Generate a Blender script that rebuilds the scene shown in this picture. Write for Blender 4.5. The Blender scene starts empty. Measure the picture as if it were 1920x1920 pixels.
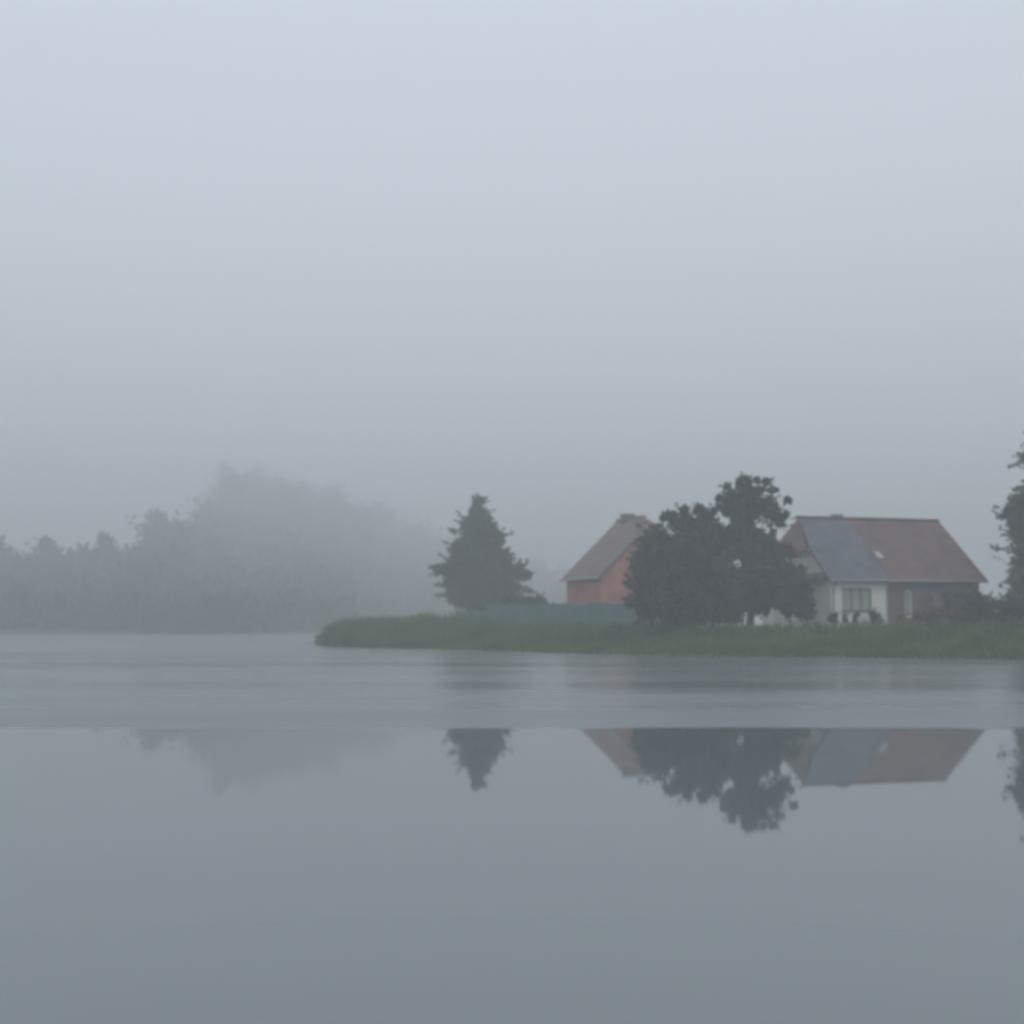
import bpy, math, random
import numpy as np
from mathutils import Vector

R = math.radians
rng = np.random.default_rng(11)
random.seed(5)
sc = bpy.context.scene
col = sc.collection

# ------------------------------------------------------------------ camera
FPX, EYE = 2400.0, 1.7                       # focal length in photo pixels, eye height
PITCH = math.atan(208 / FPX)
cam_d = bpy.data.cameras.new('camera')
cam_d.sensor_width = 36.0
cam_d.lens = 36.0 * FPX / 1920.0
cam_d.clip_start = 0.1
cam_d.clip_end = 6000
cam = bpy.data.objects.new('camera', cam_d)
cam_d.dof.use_dof = True                   # the phone focused on the near water: everything far is a little soft
cam_d.dof.focus_distance = 12.0
cam_d.dof.aperture_fstop = 1.2
cam.location = (0, 0, EYE)
cam.rotation_euler = (R(90) + PITCH, 0, 0)
col.objects.link(cam)
sc.camera = cam

# ------------------------------------------------------------------ light: overcast morning
SUN_EL, SUN_AZ = R(48), R(150)               # azimuth measured from +Y towards +X
world = bpy.data.worlds.new('World')
sc.world = world
world.use_nodes = True
wn, wl = world.node_tree.nodes, world.node_tree.links
wn.clear()
w_out = wn.new('ShaderNodeOutputWorld')
w_bg = wn.new('ShaderNodeBackground')
w_sky = wn.new('ShaderNodeTexSky')
w_sky.sky_type = 'NISHITA'
w_sky.sun_disc = False
w_sky.sun_elevation = SUN_EL
w_sky.sun_rotation = SUN_AZ
w_sky.air_density = 1.0
w_sky.dust_density = 4.0
w_hs = wn.new('ShaderNodeHueSaturation')     # cloud takes most of the blue out of the sky
w_hs.inputs['Saturation'].default_value = 0.42
w_bg.inputs['Strength'].default_value = 0.10
wl.new(w_sky.outputs[0], w_hs.inputs['Color'])
# a closed, even layer of cloud lies over the clear sky and hides most of it
w_mx = wn.new('ShaderNodeMix')
w_mx.data_type = 'RGBA'
w_mx.inputs[0].default_value = 0.88
w_mx.inputs[7].default_value = (8.8, 9.55, 10.55, 1)
wl.new(w_hs.outputs[0], w_mx.inputs[6])
wl.new(w_mx.outputs[2], w_bg.inputs['Color'])
wl.new(w_bg.outputs[0], w_out.inputs['Surface'])

sun_d = bpy.data.lights.new('sun', 'SUN')
sun_d.energy = 0.5
sun_d.angle = R(40)
sun_d.color = (1.0, 0.97, 0.93)
sun = bpy.data.objects.new('sun', sun_d)
sv = Vector((math.sin(SUN_AZ) * math.cos(SUN_EL), math.cos(SUN_AZ) * math.cos(SUN_EL), math.sin(SUN_EL)))
sun.rotation_euler = sv.to_track_quat('Z', 'Y').to_euler()
sun.location = sv * 200
col.objects.link(sun)

sc.view_settings.view_transform = 'Standard'
sc.view_settings.look = 'None'
sc.view_settings.exposure = 0.0
sc.view_settings.gamma = 1.0
sc.view_settings.use_curve_mapping = False
sc.render.engine = 'CYCLES'
sc.cycles.use_denoising = True
sc.cycles.max_bounces = 6
sc.cycles.diffuse_bounces = 2
sc.cycles.glossy_bounces = 3
sc.cycles.volume_bounces = 1
sc.cycles.pixel_filter_type = 'BLACKMAN_HARRIS'
sc.cycles.filter_width = 2.2

HAZE_DENSITY = 0.0040
HAZE_TOP = 86.0


# ------------------------------------------------------------------ helpers
def at(px, py, Y):
    """World point at depth Y seen at photo pixel (px, py): used to survey where things stand."""
    u, v = (px - 960) / FPX, (960 - py) / FPX
    d = Vector((u, math.cos(PITCH) - v * math.sin(PITCH), math.sin(PITCH) + v * math.cos(PITCH)))
    t = Y / d.y
    return Vector((d.x * t, Y, EYE + d.z * t))


def tag(o, label=None, cat=None, group=None, kind=None):
    if label: o['label'] = label
    if cat: o['category'] = cat
    if group: o['group'] = group
    if kind: o['kind'] = kind
    return o


def empty(name, loc, rz=0.0):
    o = bpy.data.objects.new(name, None)
    o.location = loc
    o.rotation_euler = (0, 0, rz)
    o.empty_display_size = 0.3
    col.objects.link(o)
    return o


class MB:
    def __init__(s):
        s.v, s.f = [], []

    def poly(s, pts):
        n = len(s.v)
        s.v += [tuple(p) for p in pts]
        s.f.append(tuple(range(n, n + len(pts))))
        return s

    def box(s, a, b):
        x0, y0, z0 = a
        x1, y1, z1 = b
        n = len(s.v)
        s.v += [(x0, y0, z0), (x1, y0, z0), (x1, y1, z0), (x0, y1, z0), (x0, y0, z1), (x1, y0, z1), (x1, y1, z1), (x0, y1, z1)]
        s.f += [tuple(n + i for i in q) for q in ((0, 3, 2, 1), (4, 5, 6, 7), (0, 1, 5, 4), (1, 2, 6, 5), (2, 3, 7, 6), (3, 0, 4, 7))]
        return s

    def prism(s, pts, off):
        n, k = len(s.v), len(pts)
        off = Vector(off)
        s.v += [tuple(p) for p in pts] + [tuple(Vector(p) + off) for p in pts]
        s.f.append(tuple(range(n, n + k)))
        s.f.append(tuple(range(n + 2 * k - 1, n + k - 1, -1)))
        for i in range(k):
            j = (i + 1) % k
            s.f.append((n + i, n + k + i, n + k + j, n + j))
        return s

    def tube(s, pts, rad, seg=7):
        rings = []
        for i, p in enumerate(pts):
            p = Vector(p)
            a = Vector(pts[max(i - 1, 0)])
            b = Vector(pts[min(i + 1, len(pts) - 1)])
            t = (b - a).normalized()
            q = t.to_track_quat('Z', 'Y')
            r = rad[i]
            n = len(s.v)
            for k in range(seg):
                an = 2 * math.pi * k / seg
                s.v.append(tuple(p + q @ Vector((math.cos(an) * r, math.sin(an) * r, 0))))
            rings.append(n)
        for i in range(len(rings) - 1):
            for k in range(seg):
                k2 = (k + 1) % seg
                s.f.append((rings[i] + k, rings[i] + k2, rings[i + 1] + k2, rings[i + 1] + k))
        s.f.append(tuple(rings[0] + k for k in range(seg - 1, -1, -1)))
        s.f.append(tuple(rings[-1] + k for k in range(seg)))
        return s

    def build(s, name, m, parent=None, smooth=False):
        me = bpy.data.meshes.new(name)
        me.from_pydata(s.v, [], s.f)
        me.materials.append(m)
        if smooth:
            me.polygons.foreach_set('use_smooth', [True] * len(me.polygons))
        me.update()
        o = bpy.data.objects.new(name, me)
        col.objects.link(o)
        if parent: o.parent = parent
        return o


def np_mesh(name, V, F, m, parent=None):
    """V (n,3), F (k,c) with constant corner count."""
    me = bpy.data.meshes.new(name)
    V = np.ascontiguousarray(V, dtype=np.float32)
    F = np.ascontiguousarray(F, dtype=np.int32)
    k, c = F.shape
    me.vertices.add(len(V))
    me.vertices.foreach_set('co', V.ravel())
    me.loops.add(k * c)
    me.loops.foreach_set('vertex_index', F.ravel())
    me.polygons.add(k)
    me.polygons.foreach_set('loop_start', np.arange(0, k * c, c, dtype=np.int32))
    me.materials.append(m)
    me.update(calc_edges=True)
    o = bpy.data.objects.new(name, me)
    col.objects.link(o)
    if parent: o.parent = parent
    return o


# ------------------------------------------------------------------ materials
def mat(name, c, rough=0.8, c2=None, scale=2.0, spec=0.3, bump=0.0, bscale=20.0, stretch=(1, 1, 1), coords='Object', metallic=0.0):
    m = bpy.data.materials.new(name)
    m.use_nodes = True
    n, l = m.node_tree.nodes, m.node_tree.links
    b = n['Principled BSDF']
    b.inputs['Base Color'].default_value = (*c, 1)
    b.inputs['Roughness'].default_value = rough
    b.inputs['Specular IOR Level'].default_value = spec
    b.inputs['Metallic'].default_value = metallic
    tc = n.new('ShaderNodeTexCoord')
    mp = n.new('ShaderNodeMapping')
    mp.inputs['Scale'].default_value = stretch
    l.new(tc.outputs[coords], mp.inputs['Vector'])
    if c2:
        t = n.new('ShaderNodeTexNoise')
        t.inputs['Scale'].default_value = scale
        t.inputs['Detail'].default_value = 4
        r = n.new('ShaderNodeValToRGB')
        r.color_ramp.elements[0].position = 0.36
        r.color_ramp.elements[1].position = 0.66
        r.color_ramp.elements[0].color = (*c, 1)
        r.color_ramp.elements[1].color = (*c2, 1)
        l.new(mp.outputs[0], t.inputs['Vector'])
        l.new(t.outputs['Fac'], r.inputs['Fac'])
        l.new(r.outputs[0], b.inputs['Base Color'])
    if bump:
        t2 = n.new('ShaderNodeTexNoise')
        t2.inputs['Scale'].default_value = bscale
        bp = n.new('ShaderNodeBump')
        bp.inputs['Strength'].default_value = bump
        bp.inputs['Distance'].default_value = 0.05
        l.new(mp.outputs[0], t2.inputs['Vector'])
        l.new(t2.outputs['Fac'], bp.inputs['Height'])
        l.new(bp.outputs[0], b.inputs['Normal'])
    return m


def brick_mat(name, c1, c2, mortar, scale=5.0):
    m = mat(name, c1, 0.85)
    n, l = m.node_tree.nodes, m.node_tree.links
    t = n.new('ShaderNodeTexBrick')
    t.inputs['Color1'].default_value = (*c1, 1)
    t.inputs['Color2'].default_value = (*c2, 1)
    t.inputs['Mortar'].default_value = (*mortar, 1)
    t.inputs['Scale'].default_value = scale
    t.inputs['Mortar Size'].default_value = 0.012
    tc = n.new('ShaderNodeTexCoord')
    sp = n.new('ShaderNodeSeparateXYZ')
    ad = n.new('ShaderNodeMath')
    ad.operation = 'ADD'
    cb = n.new('ShaderNodeCombineXYZ')
    l.new(tc.outputs['Object'], sp.inputs[0])
    l.new(sp.outputs['X'], ad.inputs[0])
    l.new(sp.outputs['Y'], ad.inputs[1])
    l.new(ad.outputs[0], cb.inputs['X'])
    l.new(sp.outputs['Z'], cb.inputs['Y'])
    l.new(cb.outputs[0], t.inputs['Vector'])
    ns = n.new('ShaderNodeTexNoise')
    ns.inputs['Scale'].default_value = 0.8
    ns.inputs['Detail'].default_value = 5
    mr = n.new('ShaderNodeMapRange')
    mr.inputs['From Min'].default_value = 0.3
    mr.inputs['From Max'].default_value = 0.7
    mr.inputs['To Min'].default_value = 0.75
    mr.inputs['To Max'].default_value = 1.2
    mx = n.new('ShaderNodeMix')
    mx.data_type = 'RGBA'
    mx.blend_type = 'MULTIPLY'
    mx.inputs[0].default_value = 1.0
    l.new(tc.outputs['Object'], ns.inputs['Vector'])
    l.new(ns.outputs['Fac'], mr.inputs['Value'])
    l.new(t.outputs['Color'], mx.inputs[6])
    l.new(mr.outputs[0], mx.inputs[7])
    l.new(mx.outputs[2], n['Principled BSDF'].inputs['Base Color'])
    return m


def roof_mat(name, c, c2, course=0.33):
    """tile courses as fine relief, weathered colour in blotches"""
    m = mat(name, c, 0.75, c2, 0.9)
    n, l = m.node_tree.nodes, m.node_tree.links
    tc = n.new('ShaderNodeTexCoord')
    w = n.new('ShaderNodeTexWave')
    w.wave_type = 'BANDS'
    w.bands_direction = 'Z'
    w.wave_profile = 'SAW'
    w.inputs['Scale'].default_value = 0.31 / (course * 0.66)
    w.inputs['Distortion'].default_value = 0.4
    bp = n.new('ShaderNodeBump')
    bp.inputs['Strength'].default_value = 0.5
    bp.inputs['Distance'].default_value = 0.04
    l.new(tc.outputs['Object'], w.inputs['Vector'])
    l.new(w.outputs['Fac'], bp.inputs['Height'])
    l.new(bp.outputs[0], n['Principled BSDF'].inputs['Normal'])
    return m


M = {}
M['leaf_dark'] = mat('leaf_dark', (0.018, 0.036, 0.026), 0.6, (0.050, 0.080, 0.050), 1.1)
M['leaf_blue'] = mat('leaf_blue', (0.020, 0.036, 0.034), 0.6, (0.050, 0.076, 0.058), 1.1)
M['leaf_mid'] = mat('leaf_mid', (0.042, 0.064, 0.038), 0.6, (0.072, 0.096, 0.058), 0.8)
M['leaf_pale'] = mat('leaf_pale', (0.072, 0.098, 0.066), 0.6, (0.11, 0.14, 0.095), 0.8)
M['leaf_shrub'] = mat('leaf_shrub', (0.022, 0.040, 0.028), 0.6, (0.040, 0.062, 0.042), 1.6)
M['leaf_rust'] = mat('leaf_rust', (0.13, 0.085, 0.050), 0.7, (0.09, 0.085, 0.045), 2.0)
M['leaf_far'] = mat('leaf_far', (0.030, 0.045, 0.032), 0.7, (0.050, 0.068, 0.045), 0.25)
M['hedge_purple'] = mat('hedge_purple', (0.050, 0.048, 0.050), 0.7, (0.062, 0.060, 0.055), 1.5)
M['bark'] = mat('bark', (0.06, 0.05, 0.042), 0.9, (0.10, 0.09, 0.08), 3.0, bump=0.6, bscale=14, stretch=(1, 1, 0.25))
M['reed'] = mat('reed', (0.062, 0.112, 0.028), 0.7, (0.120, 0.178, 0.045), 0.45, coords='Object')
M['soil'] = mat('soil', (0.055, 0.072, 0.035), 0.95, (0.085, 0.10, 0.05), 0.5, bump=0.5, bscale=6)
M['far_soil'] = mat('far_soil', (0.05, 0.065, 0.035), 0.95, (0.08, 0.09, 0.05), 0.1)
M['brick'] = brick_mat('brick', (0.46, 0.165, 0.115), (0.37, 0.125, 0.090), (0.34, 0.26, 0.22))
M['brick_brown'] = brick_mat('brick_brown', (0.16, 0.115, 0.10), (0.13, 0.095, 0.085), (0.18, 0.15, 0.14))
M['render_cream'] = mat('render_cream', (0.72, 0.70, 0.62), 0.9, (0.62, 0.61, 0.54), 0.7, bump=0.2, bscale=30)
M['plaster_blue'] = mat('plaster_blue', (0.150, 0.150, 0.168), 0.9, (0.120, 0.120, 0.136), 0.9)
M['tile_brown'] = roof_mat('tile_brown', (0.172, 0.104, 0.088), (0.105, 0.074, 0.066))
M['tile_slate'] = roof_mat('tile_slate', (0.125, 0.135, 0.155), (0.080, 0.090, 0.110), 0.28)
M['tile_red'] = roof_mat('tile_red', (0.25, 0.15, 0.125), (0.17, 0.12, 0.10))
M['tile_grey'] = roof_mat('tile_grey', (0.215, 0.148, 0.128), (0.140, 0.108, 0.097))
M['wood_trim'] = mat('wood_trim', (0.11, 0.10, 0.09), 0.8, (0.15, 0.14, 0.125), 3)
M['white_paint'] = mat('white_paint', (0.70, 0.70, 0.66), 0.5, (0.58, 0.58, 0.54), 4)
M['chimney_stone'] = brick_mat('chimney_stone', (0.20, 0.15, 0.13), (0.16, 0.12, 0.11), (0.20, 0.18, 0.16))
M['zinc'] = mat('zinc', (0.33, 0.35, 0.36), 0.45, (0.26, 0.28, 0.29), 3, metallic=0.6)
M['glass'] = mat('glass', (0.030, 0.036, 0.036), 0.08, spec=0.6)
M['curtain'] = mat('curtain', (0.36, 0.39, 0.35), 0.9, (0.26, 0.29, 0.26), 6, stretch=(6, 1, 0.4))
M['sky_glass'] = mat('sky_glass', (0.30, 0.32, 0.33), 0.05, spec=0.8)
M['door_brown'] = mat('door_brown', (0.10, 0.085, 0.075), 0.6, (0.13, 0.11, 0.095), 4)
M['fence_teal'] = mat('fence_teal', (0.062, 0.165, 0.142), 0.7, (0.052, 0.132, 0.118), 1.2)
M['fence_blue'] = mat('fence_blue', (0.075, 0.150, 0.165), 0.7, (0.060, 0.125, 0.138), 1.2)


def water_material():
    m = bpy.data.materials.new('lake_water')
    m.use_nodes = True
    n, l = m.node_tree.nodes, m.node_tree.links
    b = n['Principled BSDF']
    b.inputs['Base Color'].default_value = (0.142, 0.164, 0.172, 1)
    b.inputs['IOR'].default_value = 1.58
    b.inputs['Specular IOR Level'].default_value = 0.5
    g = n.new('ShaderNodeNewGeometry')
    sp = n.new('ShaderNodeSeparateXYZ')
    l.new(g.outputs['Position'], sp.inputs[0])
    # wobble of the edge between the calm water by the near shore and the wind-ruffled water
    mpw = n.new('ShaderNodeMapping')
    mpw.inputs['Scale'].default_value = (0.12, 0.5, 1)
    l.new(g.outputs['Position'], mpw.inputs['Vector'])
    nw = n.new('ShaderNodeTexNoise')
    nw.inputs['Scale'].default_value = 1.0
    nw.inputs['Detail'].default_value = 3
    l.new(mpw.outputs[0], nw.inputs['Vector'])
    wob = n.new('ShaderNodeMath')
    wob.operation = 'MULTIPLY_ADD'
    wob.inputs[1].default_value = 0.9
    l.new(nw.outputs['Fac'], wob.inputs[0])
    l.new(sp.outputs['Y'], wob.inputs[2])
    # roughness of the surface with distance from the shore
    mr = n.new('ShaderNodeMapRange')
    mr.inputs['From Min'].default_value = 0.0
    mr.inputs['From Max'].default_value = 100.0
    l.new(wob.outputs[0], mr.inputs['Value'])
    cr = n.new('ShaderNodeValToRGB')
    cr.color_ramp.interpolation = 'LINEAR'
    e = cr.color_ramp.elements
    e[0].position, e[0].color = 0.0, (0.02, 0.02, 0.02, 1)
    e[1].position, e[1].color = 1.0, (0.22, 0.22, 0.22, 1)
    for p, v in ((0.211, 0.03), (0.218, 0.31), (0.27, 0.30), (0.37, 0.19), (0.60, 0.17)):
        k = e.new(p)
        k.color = (v, v, v, 1)
    l.new(mr.outputs[0], cr.inputs['Fac'])
    # long streaks of smoother and rougher water
    mps = n.new('ShaderNodeMapping')
    mps.inputs['Scale'].default_value = (0.022, 0.16, 1)
    l.new(g.outputs['Position'], mps.inputs['Vector'])
    ns = n.new('ShaderNodeTexNoise')
    ns.inputs['Scale'].default_value = 1.0
    ns.inputs['Detail'].default_value = 3
    l.new(mps.outputs[0], ns.inputs['Vector'])
    ms = n.new('ShaderNodeMapRange')
    ms.inputs['From Min'].default_value = 0.36
    ms.inputs['From Max'].default_value = 0.62
    ms.inputs['To Min'].default_value = 0.78
    ms.inputs['To Max'].default_value = 1.25
    l.new(ns.outputs['Fac'], ms.inputs['Value'])
    mu = n.new('ShaderNodeMath')
    mu.operation = 'MULTIPLY'
    l.new(cr.outputs[0], mu.inputs[0])
    l.new(ms.outputs[0], mu.inputs[1])
    l.new(mu.outputs[0], b.inputs['Roughness'])
    # ripples
    mpr = n.new('ShaderNodeMapping')
    mpr.inputs['Scale'].default_value = (0.8, 2.2, 1)
    l.new(g.outputs['Position'], mpr.inputs['Vector'])
    nr = n.new('ShaderNodeTexNoise')
    nr.inputs['Scale'].default_value = 1.3
    nr.inputs['Detail'].default_value = 2
    l.new(mpr.outputs[0], nr.inputs['Vector'])
    bp = n.new('ShaderNodeBump')
    bp.inputs['Distance'].default_value = 0.02
    st = n.new('ShaderNodeMath')
    st.operation = 'MULTIPLY'
    st.inputs[1].default_value = 0.35
    l.new(mu.outputs[0], st.inputs[0])
    l.new(st.outputs[0], bp.inputs['Strength'])
    l.new(nr.outputs['Fac'], bp.inputs['Height'])
    l.new(bp.outputs[0], b.inputs['Normal'])
    return m


M['water'] = water_material()

# ------------------------------------------------------------------ setting: lake, bank, far shore
WX = 1500
wv, wf = [], []
o = MB().poly([(-WX, -60, 0), (WX, -60, 0), (WX, 1450, 0), (-WX, 1450, 0)]).build('lake_water', M['water'])
tag(o, 'calm grey lake, mirror smooth near and ruffled further out', 'lake', kind='structure')

SHORE = np.array([(-14.6, 101), (-12.4, 94), (-8.7, 88.5), (-3.9, 83.5), (1.3, 77), (5.7, 71.8), (9.6, 68.2), (14.8, 65.8), (19.5, 63), (24.5, 60.5),
                  (34, 58), (60, 54), (95, 52), (95, 175), (20, 175), (-6, 168), (-11, 150), (-10.5, 128), (-13, 112)], dtype=float)
FAR = np.array([(-420, 176), (-260, 184), (-150, 190), (-95, 187), (-60, 193), (-38, 206), (-22, 232), (0, 262), (40, 300), (110, 330), (300, 350),
                (1300, 420), (1300, 1400), (-1300, 1400), (-1300, 200), (-700, 170)], dtype=float)


def sdist(P, poly):
    """signed distance of points P (n,2): positive inside the polygon"""
    A, B = poly, np.roll(poly, -1, axis=0)
    best = np.full(len(P), 1e9)
    inside = np.zeros(len(P), bool)
    for a, b in zip(A, B):
        ab = b - a
        t = np.clip(((P - a) @ ab) / (ab @ ab), 0, 1)
        d = np.hypot(*(P - a - t[:, None] * ab).T)
        best = np.minimum(best, d)
        c = ((a[1] > P[:, 1]) != (b[1] > P[:, 1]))
        xs = (b[0] - a[0]) * (P[:, 1] - a[1]) / (b[1] - a[1] + 1e-12) + a[0]
        inside ^= c & (P[:, 0] < xs)
    return np.where(inside, best, -best)


def wob2(P, s):
    return (np.sin(P[:, 0] * 0.9 * s + 1.3) * np.cos(P[:, 1] * 0.7 * s) + 0.6 * np.sin(P[:, 0] * 2.1 * s + P[:, 1] * 1.7 * s)
            + 0.4 * np.cos(P[:, 0] * 4.3 * s - P[:, 1] * 3.1 * s + 2.0)) / 2.0


def bank_h(P):
    d = sdist(P, SHORE) + 0.35 * wob2(P, 0.8)
    t = np.clip((d + 1.0) / 9.0, 0, 1)
    return -0.45 + 1.75 * t * t * (3 - 2 * t) * (1 - 0.25 * (1 - t)) + 0.05 * wob2(P, 1.6) * np.clip(d, 0, 1)


def gz(x, y):
    return float(bank_h(np.array([(x, y)]))[0])


def grid(name, x0, x1, y0, y1, nx, ny, hf, m):
    X, Y = np.meshgrid(np.linspace(x0, x1, nx), np.linspace(y0, y1, ny))
    P = np.stack([X.ravel(), Y.ravel()], 1)
    V = np.column_stack([P, hf(P)])
    i = np.arange(nx * ny).reshape(ny, nx)
    F = np.stack([i[:-1, :-1].ravel(), i[:-1, 1:].ravel(), i[1:, 1:].ravel(), i[1:, :-1].ravel()], 1)
    o = np_mesh(name, V, F, m)
    o.data.polygons.foreach_set('use_smooth', np.ones(len(F), bool))
    return o


tag(grid('grass_bank', -24, 100, 46, 182, 125, 137, bank_h, M['soil']), 'low grassy bank reaching into the lake from the right', 'bank', kind='structure')


def far_h(P):
    d = sdist(P, FAR)
    t = np.clip((d + 3) / 18.0, 0, 1)
    return -0.6 + 1.5 * t * t * (3 - 2 * t) + 0.5 * np.clip(d / 300, 0, 1) * wob2(P, 0.02) + hill_h(P)


def hill_h(P):
    """low wooded rise behind the far shore"""
    return 44.0 * np.exp(-((P[:, 0] + 115) / 85) ** 2 - ((P[:, 1] - 650) / 130) ** 2)


tag(grid('far_shore', -1320, 1320, 150, 1420, 265, 128, far_h, M['far_soil']), 'low far shore of the lake under the misty wood', 'shore', kind='structure')


# ------------------------------------------------------------------ foliage
def leaf_cloud(C, size, flat=0.75):
    """C (n,3) leaf centres -> rhombus leaves facing every way"""
    n = len(C)
    a = rng.normal(size=(n, 3))
    a /= np.linalg.norm(a, axis=1)[:, None]
    b = rng.normal(size=(n, 3))
    b -= (a * b).sum(1)[:, None] * a
    b /= np.linalg.norm(b, axis=1)[:, None]
    s = size * rng.uniform(0.6, 1.35, n)[:, None]
    V = np.stack([C - a * s, C + b * s * flat * 0.6, C + a * s, C - b * s * flat * 0.6], 1).reshape(-1, 3)
    F = np.arange(4 * n).reshape(n, 4)
    return V, F


def clump_points(c, r, n, squash=0.9, sub=0.42, nsub=None, spray=20):
    """points in ragged tufts spread through an ellipsoid"""
    nsub = nsub or max(7, int(n / 70))
    d = rng.normal(size=(nsub, 3))
    d /= np.linalg.norm(d, axis=1)[:, None]
    rad = rng.uniform(0.1, 1.0, nsub) ** 0.5
    cen = d * (rad * (1 - sub * 0.5))[:, None]
    k = rng.integers(0, nsub, n)
    sr = rng.uniform(0.45, 1.5, nsub)[k] * sub * 0.60
    p = cen[k] + rng.normal(size=(n, 3)) * sr[:, None]
    q = np.linalg.norm(p, axis=1)
    p = p[q < 1.22]
    if spray:                                         # leafy shoots that stand out beyond the mass, mostly outward and up
        ns = spray
        d = rng.normal(size=(ns, 3)) + np.array([0, 0, 0.35])
        d /= np.linalg.norm(d, axis=1)[:, None]
        m = max(n // 42, 4)
        u = rng.uniform(0.25, 1.0, ns * m) ** 0.6 * np.repeat(rng.uniform(0.95, 1.5, ns), m)
        bend = np.repeat(rng.normal(size=(ns, 3)) * 0.22, m, axis=0) * (u ** 2)[:, None]
        q = np.repeat(d, m, axis=0) * u[:, None] + bend + rng.normal(size=(ns * m, 3)) * np.clip(0.15 - 0.075 * u, 0.035, 1)[:, None]
        p = np.concatenate([p * 0.9, q])
    return np.array(c) + p * r * np.array([1, 1, squash])


def make_tree(name, label, cat, px, Y, clumps, density, leaf, m, trunk_r, depth=0.55, group=None, voids=(), base_z=None, limbs=True, lean=0.0):
    """clumps: (px, py, radius in photo pixels[, depth offset in m]) surveyed at depth Y"""
    b = at(px, 1150, Y)
    base = Vector((b.x, Y, (gz(b.x, Y) if base_z is None else base_z) - 0.1))
    root = empty(name, base)
    tag(root, label, cat, group)
    scale = Y / FPX
    pts, cents = [], []
    for c in clumps:
        dy = c[3] if len(c) > 3 else random.uniform(-1, 1) * depth * scale * 60
        p = at(c[0], c[1], Y)
        p.y += dy
        r = c[2] * scale
        cents.append((p, r))
        pts.append(clump_points(p, r, int(density * r * r * 0.62) + 14))
    P = np.concatenate(pts)
    for (vx, vy, vr) in voids:                        # see-through holes in the crown, running through its depth
        v = at(vx, vy, Y)
        q = ((P[:, 0] - v.x) / (vr * scale)) ** 2 + ((P[:, 2] - v.z) / (vr * scale)) ** 2
        P = P[q > 1 + rng.uniform(-0.3, 0.3, len(P))]
    P = P[P[:, 2] > base.z + 0.15] - np.array(base)
    V, F = leaf_cloud(P, leaf)
    np_mesh('crown', V, F, m, root)
    # trunk and limbs
    top = max(cents, key=lambda t: t[0].z)
    tp = top[0] - base
    mb = MB()
    n = 6
    line = [Vector((0, 0, 0)).lerp(tp, (i / n)) + Vector((math.sin(i * 1.7) * 0.12, math.cos(i * 2.3) * 0.12, 0)) * (i > 0) for i in range(n + 1)]
    mb.tube(line, [trunk_r * (1.25 if i == 0 else 1 - 0.88 * i / n) for i in range(n + 1)], 8)
    if limbs:
        for p, r in cents:
            q = p - base
            f = min(max((q.z - 0.35 * abs(q.x) - r * 0.6) / max(tp.z, 0.1), 0.12), 0.85)
            s = Vector((0, 0, 0)).lerp(tp, f)
            mid = s.lerp(q, 0.55) + Vector((0, 0, 0.12 * (q - s).length))
            rr = trunk_r * (1 - 0.85 * f) * 0.5
            mb.tube([s, mid, q], [rr, rr * 0.6, rr * 0.2], 5)
    mb.build('trunk', M['bark'], root, True)
    return root


# ------------------------------------------------------------------ buildings
def wall_grid(mb, x0, x1, z0, z1, openings, thick, axis):
    """wall in a plane, cut around its openings (x0, x1, z0, z1); axis 'x': runs along x at y 0..thick, 'y': along y at x 0..thick"""
    xs = sorted({x0, x1, *[v for o in openings for v in o[:2]]})
    zs = sorted({z0, z1, *[v for o in openings for v in o[2:]]})
    for i in range(len(xs) - 1):
        for j in range(len(zs) - 1):
            cx, cz = (xs[i] + xs[i + 1]) / 2, (zs[j] + zs[j + 1]) / 2
            if any(o[0] < cx < o[1] and o[2] < cz < o[3] for o in openings):
                continue
            if axis == 'x':
                mb.box((xs[i], 0, zs[j]), (xs[i + 1], thick, zs[j + 1]))
            else:
                mb.box((0, xs[i], zs[j]), (thick, xs[i + 1], zs[j + 1]))


def window(parent, axis, x0, x1, z0, z1, frame_m, pane_m, off, mullions=1, transom=False, name='window', sill=True, label=None):
    """window set back in its opening; off = position of the frame plane inside the wall"""
    def bx(mb, a0, a1, d0, d1, c0, c1):
        if axis == 'x': mb.box((a0, d0, c0), (a1, d1, c1))
        else: mb.box((d0, a0, c0), (d1, a1, c1))
    w = 0.07
    g = 0.002
    mb = MB()
    x0, x1, z0, z1 = x0 + g, x1 - g, z0 + g, z1 - g
    bx(mb, x0, x1, off, off + 0.07, z0, z0 + w)
    bx(mb, x0, x1, off, off + 0.07, z1 - w, z1)
    bx(mb, x0, x0 + w, off, off + 0.07, z0 + w, z1 - w)
    bx(mb, x1 - w, x1, off, off + 0.07, z0 + w, z1 - w)
    for k in range(mullions):
        c = x0 + (x1 - x0) * (k + 1) / (mullions + 1)
        bx(mb, c - 0.04, c + 0.04, off, off + 0.07, z0 + w, z1 - w)
    fr = mb.build(name, frame_m, parent)
    if label: fr['label'] = label
    n = mullions + 1
    for k in range(n):
        a = x0 + (x1 - x0) * k / n + 0.045
        b = x0 + (x1 - x0) * (k + 1) / n - 0.045
        mp = MB()
        bx(mp, a, b, off + 0.03, off + 0.045, z0 + w, z1 - w)
        mp.build('pane', pane_m, fr)
    if sill:
        ms = MB()
        bx(ms, x0 - 0.08, x1 + 0.08, -0.07, off - 0.004, z0 - 0.055, z0 - 0.004)
        ms.build('sill', frame_m, fr)
    return fr


def slab(pts, t=0.14):
    return MB().prism(pts, (0, 0, -t))


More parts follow.
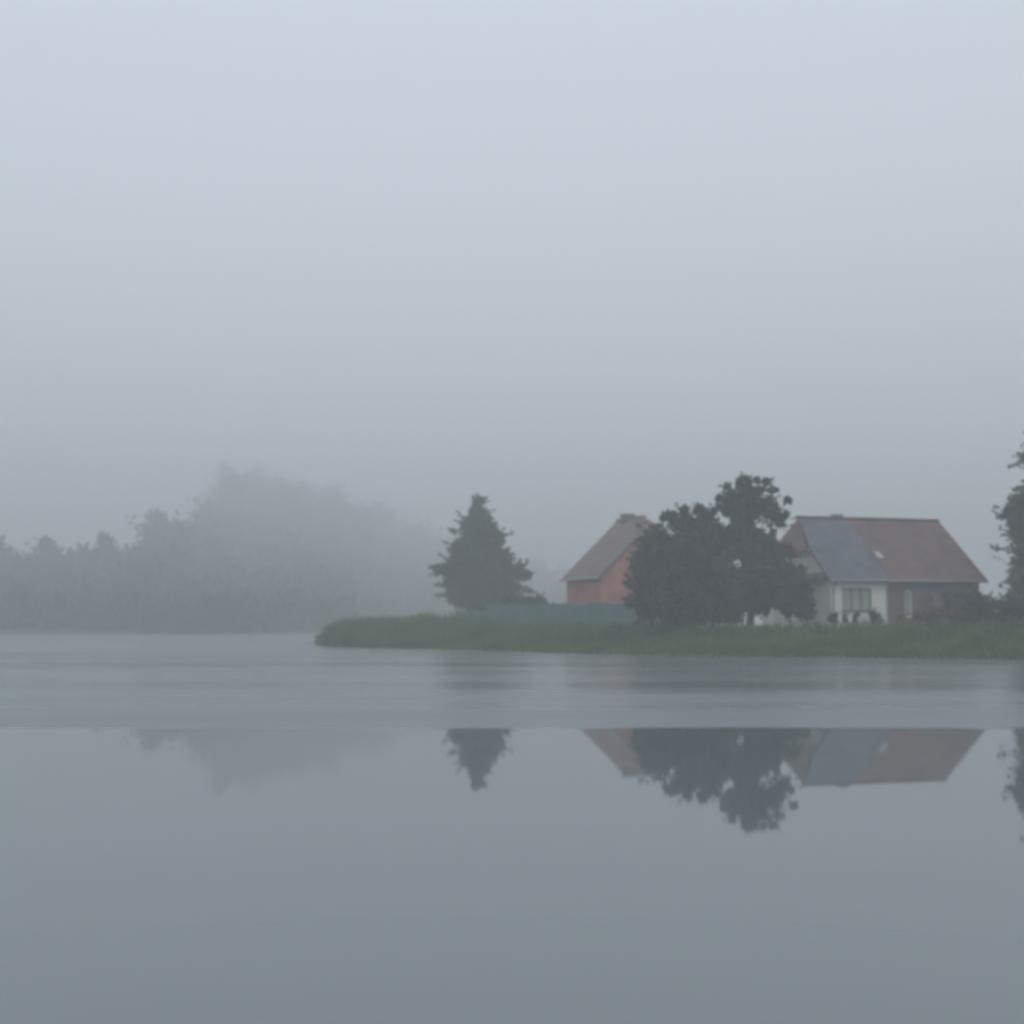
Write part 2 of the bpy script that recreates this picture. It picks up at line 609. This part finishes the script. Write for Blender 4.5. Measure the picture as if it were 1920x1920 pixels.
# ---- house by the lake on the right: a pair under one roof, pale half and brown half
def lake_house():
    th = R(16)
    c0 = at(1559, 1150, 77.0)
    base = Vector((c0.x, 77.0, 1.05))
    root = empty('semi_detached_house', base, th)
    tag(root, 'half-hipped house, cream wall and bluish roof half, brown tiled half', 'house')
    L, W = 10.35, 9.0
    He = at(1559, 1075, 77.0).z - base.z         # eaves
    Hr = at(1490, 971, 81.5).z - base.z          # ridge
    XS = 3.9                                    # party line
    ty = 0.56
    sl = (Hr - He) / (W / 2)
    # walls (outer faces at x=0, y=0)
    mb = MB()
    wall_grid(mb, 0.0, XS, 0, He, [(0.75, 2.75, 1.35, 2.75)], 0.3, 'x')
    mb.build('front_wall', M['render_cream'], root)['label'] = 'cream rendered front wall'
    mb = MB()
    wall_grid(mb, XS, 5.8, 0, He, [(5.0, 5.6, 1.0, 2.6)], 0.3, 'x')
    mb.build('front_wall', M['brick_brown'], root)['label'] = 'dark brown front wall'
    mb = MB()
    wall_grid(mb, 5.8, L, 0, He, [(6.0, 7.0, 0.05, 2.3), (7.7, 9.3, 1.2, 2.6)], 0.3, 'x')
    mb.build('front_wall', M['plaster_blue'], root)['label'] = 'dark grey front wall'
    mb = MB()
    wall_grid(mb, 0.304, W, 0, He, [(2.0, 3.2, 1.1, 2.4), (5.4, 6.6, 1.1, 2.4)], 0.3, 'y')
    gw = mb.build('gable_wall', M['render_cream'], root)
    gw['label'] = 'cream gable wall under the half hip'
    zt = He + sl * (W / 2) * 0.46
    yk = (W / 2) * 0.46
    MB().prism([(0, 0.02, He - 0.1), (0, W - 0.02, He - 0.1), (0, W - yk, zt - 0.08), (0, yk, zt - 0.08)], (0.26, 0, 0)).build('gable_top', M['render_cream'], root)
    MB().box((0.304, W - 0.3, 0), (L - 0.304, W, He)).build('back_wall', M['render_cream'], root)
    mb = MB()
    mb.box((L - 0.3, 0.304, 0), (L - 0.002, W, He))
    mb.prism([(L - 0.28, 0.05, He), (L - 0.28, W - 0.05, He), (L - 0.28, W / 2, Hr - 0.2)], (0.26, 0, 0))
    mb.build('gable_wall', M['brick_brown'], root)
    MB().prism([(-0.004, 0.32, He + 0.10), (-0.42, 0.32, He - 0.30), (-0.42, 0.32, He - 0.42), (-0.004, 0.32, He - 0.42)], (0, W - 0.64, 0)).build('pent_roof', M['tile_slate'], root)
    # windows and doors
    window(root, 'x', 0.75, 2.75, 1.35, 2.75, M['wood_trim'], M['curtain'], 0.09, 2, label='wide three-light window with pale curtains')
    window(root, 'x', 5.0, 5.6, 1.0, 2.6, M['white_paint'], M['curtain'], 0.09, 0)
    window(root, 'x', 7.7, 9.3, 1.2, 2.6, M['wood_trim'], M['glass'], 0.09, 1)
    window(root, 'y', 2.0, 3.2, 1.1, 2.4, M['white_paint'], M['glass'], 0.09, 1)
    window(root, 'y', 5.4, 6.6, 1.1, 2.4, M['white_paint'], M['glass'], 0.09, 1)
    d = MB().box((6.003, 0.1, 0.05), (6.997, 0.16, 2.297)).build('door', M['door_brown'], root)
    MB().box((6.82, 0.05, 1.05), (6.90, 0.098, 1.09)).build('handle', M['zinc'], d)
    # roof
    ov, oy = 0.28, 0.42                          # verge and eaves overhang
    ze = He - sl * oy
    s = 0.38                                     # ridge end set back by the half hip
    def f(y): return ze + sl * (y + oy)
    yt = yk - 0.12
    slab([(-ov, -oy, ze), (XS, -oy, ze), (XS, W / 2, Hr), (s, W / 2, Hr), (-ov, yt, f(yt))]).build('roof', M['tile_slate'], root)['label'] = 'bluish grey roof half'
    r2 = slab([(XS + 0.004, -oy, ze + 0.012), (L + ov, -oy, ze + 0.012), (L + ov, W / 2, Hr + 0.012), (XS + 0.004, W / 2, Hr + 0.012)]).build('roof', M['tile_brown'], root)
    r2['label'] = 'reddish brown roof half'
    slab([(-ov, W - yt, f(yt)), (s, W / 2 + 0.004, Hr), (L + ov, W / 2 + 0.004, Hr), (L + ov, W + oy, ze), (-ov, W + oy, ze)]).build('roof', M['tile_brown'], root)
    slab([(-ov - 0.16, yt + 0.02, f(yt) - 0.10), (s, W / 2, Hr + 0.02), (-ov - 0.16, W - yt - 0.02, f(yt) - 0.10)], 0.12).build('half_hip', M['tile_red'], root)
    MB().tube([(s - 0.1, W / 2, Hr + 0.03), (L + ov, W / 2, Hr + 0.035)], [0.11, 0.11], 8).build('ridge_cap', M['tile_brown'], root)
    # verge boards, gutter, downpipes
    MB().prism([(-ov - 0.03, -oy, ze - 0.17), (-ov - 0.03, -oy, ze - 0.01), (-ov - 0.03, yt, f(yt) - 0.01), (-ov - 0.03, yt, f(yt) - 0.17)], (0.027, 0, 0)).build('verge_board', M['wood_trim'], root)
    MB().prism([(L + ov + 0.003, -oy, ze - 0.17), (L + ov + 0.003, -oy, ze + 0.03), (L + ov + 0.003, W / 2, Hr + 0.03), (L + ov + 0.003, W / 2, Hr - 0.17)], (0.03, 0, 0)).build('verge_board', M['wood_trim'], root)
    MB().tube([(-ov, -oy - 0.07, ze - 0.08), (L + ov, -oy - 0.07, ze - 0.08)], [0.065, 0.065], 8).build('gutter', M['zinc'], root)
    for x in (0.14, XS - 0.1):
        MB().tube([(x, -oy - 0.06, ze - 0.12), (x, -0.07, ze - 0.45), (x, -0.07, 0.05)], [0.045] * 3, 7).build('downpipe', M['zinc'], root)
    # skylight, vent and chimney stub
    def sky_at(x, y, w, h, m, name):
        n = Vector((0, -sl, 1)).normalized()
        e = Vector((0, 1, sl)).normalized()
        p = Vector((x, y, f(y))) + n * 0.012
        q = [p, p + Vector((w, 0, 0)), p + Vector((w, 0, 0)) + e * h, p + e * h]
        o = MB().prism([v + n * 0.07 for v in q], n * -0.07).build(name, M['zinc'], root)
        i = [p + Vector((0.06, 0, 0)) + e * 0.06, p + Vector((w - 0.06, 0, 0)) + e * 0.06, p + Vector((w - 0.06, 0, 0)) + e * (h - 0.06), p + Vector((0.06, 0, 0)) + e * (h - 0.06)]
        MB().prism([v + n * 0.082 for v in i], n * -0.011).build('pane', m, o)
        return o
    sky_at(3.92, 1.15, 0.5, 0.72, M['sky_glass'], 'skylight')
    ch = MB().box((3.05, W / 2 + 0.12, Hr - 0.6), (3.65, W / 2 + 0.62, Hr + 0.24)).build('chimney', M['chimney_stone'], root)
    MB().box((3.0, W / 2 + 0.07, Hr + 0.242), (3.7, W / 2 + 0.67, Hr + 0.30)).build('chimney_cap', M['zinc'], ch)
    return root


# ---- red brick house behind the fence
def brick_house():
    ph = R(24)
    Y0 = 98.0
    N = at(1127, 1073, Y0)
    W, L = 9.6, 5.9
    wv = Vector((math.cos(ph), math.sin(ph), 0))
    base = Vector((N.x, Y0, 1.05)) + wv * W
    root = empty('brick_house', base, R(90) + ph)    # local x runs along the ridge, y from the hidden corner to the near one
    tag(root, 'red brick house with grey brown half-hipped roof behind the fence', 'house')
    He = N.z - base.z
    Hr = at(1190, 972, Y0 + 5).z - base.z
    sl = (Hr - He) / (W / 2)
    yk = (W / 2) * 0.66
    zt = He + sl * yk
    mb = MB()
    wall_grid(mb, 0.0, W, 0, He, [(1.4, 2.5, 1.1, 2.5), (4.2, 5.3, 1.1, 2.5)], 0.3, 'y')
    mb.prism([(0, 0.02, He), (0, W - 0.02, He), (0, W - yk, zt - 0.1), (0, yk, zt - 0.1)], (0.26, 0, 0))
    mb.build('gable_wall', M['brick'], root)
    MB().box((0.304, W - 0.3, 0), (L - 0.304, W, He)).build('side_wall', M['brick'], root)
    MB().box((0.304, 0, 0), (L - 0.304, 0.3, He)).build('side_wall', M['brick'], root)
    mb = MB().box((L - 0.3, 0, 0), (L, W, He))
    mb.prism([(L - 0.28, 0.05, He), (L - 0.28, W - 0.05, He), (L - 0.28, W / 2, Hr - 0.2)], (0.26, 0, 0))
    mb.build('gable_wall', M['brick'], root)
    window(root, 'y', 1.4, 2.5, 1.1, 2.5, M['white_paint'], M['glass'], 0.09, 1)
    window(root, 'y', 4.2, 5.3, 1.1, 2.5, M['white_paint'], M['glass'], 0.09, 1)
    ov, oy, s = 0.3, 0.4, 1.7
    ze = He - sl * oy
    def f(y): return ze + sl * (y + oy)
    yt = yk - 0.1
    for side in (0, 1):
        def Q(x, y, z): return (x, W - y if side else y, z)
        pts = [Q(-ov, -oy, ze), Q(L + ov, -oy, ze), Q(L + ov, W / 2 - 0.003, Hr), Q(s, W / 2 - 0.003, Hr), Q(-ov, yt, f(yt))]
        slab(pts, 0.16).build('roof', M['tile_grey'], root)
        MB().tube([Q(-ov, -oy - 0.07, ze - 0.08), Q(L + ov, -oy - 0.07, ze - 0.08)], [0.07, 0.07], 8).build('gutter', M['zinc'], root)
        MB().prism([Q(-ov - 0.03, -oy, ze - 0.2), Q(-ov - 0.03, -oy, ze + 0.01), Q(-ov - 0.03, yt, f(yt) + 0.01), Q(-ov - 0.03, yt, f(yt) - 0.2)], (0.027, 0, 0)).build('verge_board', M['wood_trim'], root)
    # boarded band under the eaves of the long side
    MB().box((0.1, W + 0.003, He - 0.75), (L - 0.1, W + 0.04, He - 0.2)).build('eaves_board', M['wood_trim'], root)
    slab([(-ov - 0.15, yt + 0.02, f(yt) - 0.08), (s, W / 2, Hr + 0.02), (-ov - 0.15, W - yt - 0.02, f(yt) - 0.08)], 0.14).build('half_hip', M['tile_grey'], root)
    MB().tube([(s - 0.1, W / 2, Hr + 0.03), (L + ov, W / 2, Hr + 0.03)], [0.12, 0.12], 8).build('ridge_cap', M['tile_grey'], root)
    ch = MB().box((L - 1.9, W / 2 - 0.45, Hr - 0.7), (L - 1.1, W / 2 + 0.45, Hr + 0.36)).build('chimney', M['chimney_stone'], root)
    MB().box((L - 1.96, W / 2 - 0.51, Hr + 0.362), (L - 1.04, W / 2 + 0.51, Hr + 0.44)).build('chimney_cap', M['zinc'], ch)
    return root


lake_house()
brick_house()


# ------------------------------------------------------------------ teal board fence along the garden
def fence():
    A, B = at(856, 1150, 111), at(1262, 1150, 88.5)
    A.z = B.z = 0
    d = (B - A)
    ln = d.length
    ang = math.atan2(d.y, d.x)
    root = empty('board_fence', (A.x, A.y, 1.0), ang)
    tag(root, 'teal green board fence before the red brick house', 'fence')
    n = 12
    w = ln / n
    for i in range(n):
        top = (at(880, 1146, 109).z if i < 2 else at(1050, 1133, 100).z) - 1.0 + random.uniform(-0.07, 0.07)
        mb = MB()
        k = 14
        bw = (w - 0.14) / k
        for j in range(k):
            x = i * w + 0.07 + j * bw
            dz = random.uniform(-0.02, 0.02)
            dy = random.uniform(-0.006, 0.006)
            mb.box((x + 0.004, dy, 0.12), (x + bw - 0.004, dy + 0.022, top + dz))
        mb.box((i * w + 0.06, 0.03, 0.5), ((i + 1) * w - 0.06, 0.075, 0.6))
        mb.box((i * w + 0.06, 0.03, top - 0.35), ((i + 1) * w - 0.06, 0.075, top - 0.25))
        mb.build('fence_panel', M['fence_blue'] if i in (3, 6, 9) else M['fence_teal'], root)
        MB().box((i * w - 0.055, -0.03, -0.1), (i * w + 0.055, 0.09, top + 0.13)).build('fence_post', M['fence_teal'], root)
    MB().box((ln - 0.055, -0.03, -0.1), (ln + 0.055, 0.09, top + 0.05)).build('fence_post', M['fence_teal'], root)


fence()

# ------------------------------------------------------------------ trees
make_tree('broadleaf_tree', 'broad dark tree covering the corner of the red brick house', 'tree', 1275, 76.5,
          [(1216, 1112, 36), (1207, 1070, 30), (1222, 1035, 28), (1250, 1015, 38), (1290, 985, 30), (1265, 985, 20), (1252, 968, 9), (1285, 960, 9), (1307, 958, 9), (1325, 975, 18),
           (1335, 1015, 40), (1295, 1050, 58), (1245, 1075, 45), (1240, 1130, 42), (1300, 1120, 55), (1340, 1085, 55), (1205, 1140, 24), (1350, 1135, 40), (1214, 1012, 13), (1235, 1006, 13), (1215, 1152, 18), (1262, 1154, 20), (1312, 1153, 21), (1352, 1153, 17), (1375, 1156, 13), (1332, 1160, 12),
           (1248, 970, 6), (1283, 956, 6), (1305, 954, 6), (1325, 962, 8), (1193, 1075, 9), (1186, 1100, 8), (1182, 1130, 10), (1200, 1040, 8)],
          2000, 0.145, M['leaf_dark'], 0.24, voids=[(1259, 997, 9), (1243, 990, 6)])
make_tree('broadleaf_tree', 'tallest dark tree with see-through gaps in its crown left of the cream gable', 'tree', 1405, 78.0,
          [(1396, 911, 15), (1378, 932, 20), (1412, 930, 22), (1442, 946, 20), (1364, 954, 20), (1455, 966, 19), (1402, 962, 32), (1370, 1000, 30), (1408, 1005, 30), (1440, 1010, 26), (1465, 980, 12),
           (1400, 1045, 40), (1450, 1035, 34), (1478, 1030, 16), (1470, 1072, 22), (1503, 1064, 6), (1398, 1090, 48), (1450, 1095, 42), (1495, 1085, 18), (1385, 1130, 38), (1435, 1128, 32), (1462, 1125, 20),
           (1397, 898, 7), (1366, 911, 8), (1430, 907, 8), (1450, 919, 8), (1345, 937, 8), (1471, 940, 7), (1343, 956, 7), (1473, 965, 7), (1382, 905, 6), (1414, 903, 6)],
          1900, 0.145, M['leaf_blue'], 0.22, voids=[(1351, 981, 14), (1420, 984, 10), (1434, 994, 11), (1464, 1002, 14), (1382, 1058, 10), (1448, 975, 6), (1404, 1158, 13), (1350, 1015, 4)])
make_tree('conical_tree', 'solitary cone-shaped tree at the left end of the teal fence', 'tree', 893, 121.0,
          [(899, 938, 12), (896, 958, 20), (885, 985, 24), (912, 988, 22), (893, 1010, 36), (925, 1015, 20), (868, 1030, 24), (895, 1045, 45), (935, 1045, 24), (862, 1060, 28), (838, 1070, 20),
           (822, 1068, 10), (945, 1070, 30), (975, 1072, 18), (988, 1080, 9), (900, 1085, 52), (855, 1090, 28), (930, 1105, 40), (870, 1115, 32), (890, 1130, 26), (945, 1120, 22)],
          1150, 0.20, M['leaf_mid'], 0.26, limbs=True)
make_tree('tall_tree', 'tall tree cut by the right edge of the picture', 'tree', 1958, 77.0,
          [(1906, 955, 22), (1900, 940, 14), (1928, 945, 34), (1950, 905, 30), (1940, 890, 14), (1965, 850, 40), (1975, 800, 36), (1985, 770, 26), (1940, 990, 32), (1918, 1010, 18), (1955, 1040, 45),
           (1918, 1065, 24), (1935, 1100, 36), (1990, 930, 50), (1995, 1010, 50), (1915, 1125, 26), (1970, 1110, 45), (2010, 870, 45), (2025, 1060, 50), (1925, 985, 26), (1928, 1030, 28), (1910, 1085, 24), (1903, 1112, 20), (1912, 975, 18), (1935, 920, 24), (1978, 850, 26), (1988, 812, 24), (1995, 778, 20), (1900, 962, 16)],
          1300, 0.17, M['leaf_pale'], 0.24)

# shrubs and hedges
make_tree('round_shrub', 'dark rounded shrub in front of the cream house corner', 'shrub', 1500, 74.0,
          [(1500, 1105, 24), (1510, 1125, 22), (1494, 1140, 26), (1510, 1150, 20), (1486, 1120, 16)], 3600, 0.10, M['leaf_shrub'], 0.06)
make_tree('garden_shrub', 'green shrub at the right corner of the brown house half', 'shrub', 1812, 76.0,
          [(1800, 1135, 20), (1818, 1128, 22), (1835, 1140, 18), (1812, 1150, 22), (1840, 1155, 16), (1800, 1165, 15), (1825, 1168, 15)], 3000, 0.10, M['leaf_shrub'], 0.05)
make_tree('rust_shrub', 'low rust coloured shrub under the dark front wall', 'shrub', 1750, 74.0,
          [(1715, 1155, 12), (1735, 1150, 14), (1757, 1150, 13), (1775, 1152, 13), (1745, 1162, 14), (1700, 1162, 10)], 3000, 0.09, M['leaf_rust'], 0.04)
make_tree('clipped_hedge', 'dark flat-topped hedge behind the fence beside the conical tree', 'hedge', 985, 107.0,
          [(950, 1136, 16), (965, 1132, 15), (980, 1131, 14), (995, 1130, 14), (1010, 1130, 13), (1017, 1134, 11), (975, 1146, 16), (1000, 1146, 16)], 2200, 0.13, M['leaf_shrub'], 0.06, depth=0.12)
make_tree('garden_hedge', 'low dark hedge between the brown house half and the tall right tree', 'hedge', 1875, 70.0,
          [(1845, 1140, 18), (1862, 1136, 16), (1880, 1138, 16), (1898, 1140, 20), (1855, 1155, 20), (1880, 1156, 20), (1905, 1150, 24), (1925, 1145, 26), (1915, 1160, 22), (1848, 1170, 14), (1868, 1172, 14), (1890, 1172, 15), (1908, 1172, 16)], 2800, 0.10, M['hedge_purple'], 0.05, depth=0.15)
for i, (px, r, lab) in enumerate(((1563, 10, 'leftmost of the small dark garden shrubs below the wide window'), (1584, 8, 'middle one of the small dark garden shrubs below the wide window'),
                                  (1605, 10, 'small dark garden shrub right of the middle below the wide window'), (1638, 13, 'rightmost and widest of the small garden shrubs below the wide window'))):
    make_tree('low_shrub', lab, 'shrub', px, 73.0, [(px, 1158 - r * 0.3, r * 0.7), (px - r * 0.5, 1163, r * 0.8), (px + r * 0.5, 1164, r * 0.8)], 3600, 0.08, M['leaf_shrub'], 0.03, depth=0.1, group='small shrubs before the cream wall')

# short white picket posts between the low shrubs
for i, (px, top, lab) in enumerate(((1575, 1152, 'leftmost of the short white posts before the cream wall'), (1594, 1153, 'second short white post from the left before the cream wall'),
                                    (1613, 1156, 'third short white post from the left before the cream wall'), (1626, 1155, 'rightmost of the short white posts before the cream wall'))):
    p = at(px, top, 72.0)
    root = empty('garden_post', (p.x, 72.0, gz(p.x, 72.0) - 0.1))
    h = p.z - root.location.z
    tag(root, lab, 'post', 'short white posts before the cream wall')
    MB().box((-0.11, -0.05, 0), (0.11, 0.05, h - 0.06)).build('shaft', M['white_paint'], root)
    MB().prism([(-0.14, -0.08, h - 0.058), (0.14, -0.08, h - 0.058), (0.10, -0.08, h), (-0.10, -0.08, h)], (0, 0.16, 0)).build('cap', M['white_paint'], root)


# ------------------------------------------------------------------ far wood across the lake, fading into the mist
def far_tree(name, label, px, Y, top, half, m=M['leaf_far']):
    """far broadleaf tree: crown of tufts from its top down to the ground growth"""
    b = at(px, 1150, Y)
    scale = Y / FPX
    cl = []
    y = top + half * 0.5
    while y < 1130:
        f = min(1, (y - top) / (half * 2.4))
        for k in (-1, 0, 1):
            cl.append((px + k * half * 0.62 * f + random.uniform(-4, 4), y + random.uniform(-4, 6) + abs(k) * 6, half * (0.40 + 0.22 * f)))
        y += half * 0.8
    cl.append((px, top + half * 0.25, half * 0.3))
    return make_tree(name, label, 'tree', px, Y, cl, 26 * (220 / Y) ** 0.8, 0.62, m, 0.32, depth=0.6, base_z=float(far_h(np.array([(b.x, Y)]))[0]), limbs=False)


far_tree('far_tree', 'faint tallest tree of the misty wood, highest above the far shore', 425, 610, 868, 34)
far_tree('far_tree', 'faint tall pointed tree left of the tallest one in the misty wood', 292, 345, 957, 26)
far_tree('far_tree', 'small bumped treetop in the middle of the low misty trees on the far shore', 200, 296, 1002, 20)
far_tree('far_tree', 'rounded treetop near the left end of the low misty trees', 85, 292, 1010, 28)
far_tree('far_tree', 'misty tree at the left edge of the picture', -6, 285, 1006, 28)


def far_wood():
    pts = []
    def stand(px, top, Y, half, low=1135):
        b = at(px, top, Y)
        r = half * Y / FPX
        z0 = z = b.z - r * 0.6
        zl = at(px, low, Y).z
        while z > zl:
            thin = min(1.0, 0.22 + (z0 - z) / (4.0 * r))          # tops thinned to fade as if in thicker mist, denser lower down
            for k in range(2):
                c = (b.x + random.uniform(-0.8, 0.8) * r, Y + random.uniform(-1, 1) * r, z + random.uniform(-0.3, 0.3) * r)
                pts.append(clump_points(c, r * random.uniform(0.7, 1.1), int(30 * thin * r * r * (220 / Y) ** 1.2 * (1.0 if Y < 420 else 0.6)) + 12, spray=6))  # farthest stands get fewer leaves: their mist fading is built into the shape
            z -= r * 0.8
    def skyline(x):                                   # treetops of the farthest trees at this bearing, and how far off they stand
        t = np.interp(x, [-420, 0, 60, 150, 235, 262, 300, 340, 385, 400, 430, 500, 600, 680, 760, 860, 930, 1180],
                      [1024, 1031, 1039, 1031, 1038, 1018, 972, 985, 968, 905, 884, 884, 908, 940, 975, 1015, 1050, 1080])
        y = np.interp(x, [-420, 235, 262, 340, 385, 430, 700, 1180], [300, 300, 305, 360, 440, 610, 640, 650])
        return t, y
    x = -420.0
    while x < 1180:
        t, yf = skyline(x)
        near = np.interp(x, [-420, 430, 640, 760, 1180], [202, 206, 235, 320, 380])
        base = np.interp(x, [-420, 300, 700, 1180], [1128, 1130, 1138, 1130])
        n = max(2, int((yf - near) / 22) + 2)
        for k in range(n):
            f = min(1, max(0, (k + random.uniform(-0.5, 0.5)) / (n - 1)))
            Y = near + (yf - near) * f
            top = base + (t - base) * f ** 0.8 + random.uniform(-9, 9)
            stand(x + random.uniform(-14, 14), top + random.uniform(-5, 8), Y, random.uniform(17, 28), min(1172, top + 95))
        x += 19
    P = np.concatenate(pts)
    V, F = leaf_cloud(P, 0.75)
    tag(np_mesh('far_wood', V, F, M['leaf_far']), 'misty wood along the far shore fading into the fog', 'wood', kind='stuff')
    print('far leaves', len(P))


far_wood()


# ------------------------------------------------------------------ reeds and tall grass along the shore
def reeds():
    n = 420000
    P = np.column_stack([rng.uniform(-17, 46, n), rng.uniform(53, 108, n)])
    d = sdist(P, SHORE) + 0.5 * wob2(P, 0.9)
    keep = (d > -0.7) & (d < 7.5) & (P[:, 1] < 106)
    keep &= rng.uniform(0, 1, n) < np.clip(1.15 - d / 9.0, 0.2, 1)
    P, d = P[keep], d[keep]
    n = len(P)
    z = np.maximum(bank_h(P), -0.1) - 0.05
    left = np.clip((P[:, 1] - 84) / 11, 0, 1)
    H = (0.66 + 0.55 * left) * (0.65 + 0.35 * np.clip((d + 0.7) / 2.0, 0, 1)) * (1 + 0.26 * wob2(P, 0.55) + 0.12 * wob2(P, 2.3)) * rng.uniform(0.65, 1.2, n)
    tip = np.clip((P[:, 0] + 16.0) / 2.4, 0.5, 1)
    H = H * tip + np.clip(0.9 - z, 0, 1) * 0.75 * left * np.minimum(1, tip * 1.25) * rng.uniform(0.7, 1.1, n)
    a = rng.uniform(0, 2 * np.pi, n)
    w = rng.uniform(0.018, 0.04, n)
    lean = rng.normal(0, 0.22, (n, 2)) * H[:, None]
    dx = np.column_stack([np.cos(a), np.sin(a)]) * w[:, None]
    B = np.column_stack([P, z])
    z3 = np.zeros(n)
    def mk(off, hz): return B + np.column_stack([off, hz])
    v0, v1 = mk(-dx, z3), mk(dx, z3)
    v2, v3 = mk(dx * 0.8 + lean * 0.3, H * 0.6), mk(-dx * 0.8 + lean * 0.3, H * 0.6)
    v4, v5 = mk(dx * 0.15 + lean, H), mk(-dx * 0.15 + lean, H)
    V = np.stack([v0, v1, v2, v3, v4, v5], 1).reshape(-1, 3)
    i = np.arange(n)[:, None] * 6
    F = np.concatenate([i + np.array([[0, 1, 2, 3]]), i + np.array([[3, 2, 4, 5]])])
    tag(np_mesh('shore_grass', V, F, M['reed']), 'tall green grass and reeds along the water edge of the bank', 'grass', kind='stuff')
    print('reed blades', n)


reeds()

# ------------------------------------------------------------------ mist: one closed box of even air
hm = bpy.data.materials.new('mist')
hm.use_nodes = True
hn, hl = hm.node_tree.nodes, hm.node_tree.links
hn.clear()
ho = hn.new('ShaderNodeOutputMaterial')
hv = hn.new('ShaderNodeVolumePrincipled')
hv.inputs['Color'].default_value = (0.924, 0.955, 0.967, 1)
hv.inputs['Density'].default_value = HAZE_DENSITY
hv.inputs['Density Attribute'].default_value = ''
hv.inputs['Anisotropy'].default_value = 0.0
hl.new(hv.outputs[0], ho.inputs['Volume'])
haze = MB().box((-1520, -70, -1.6), (1520, 1470, HAZE_TOP)).build('haze', hm)
tag(haze, 'even grey mist over the lake and its shores', 'mist', kind='stuff')
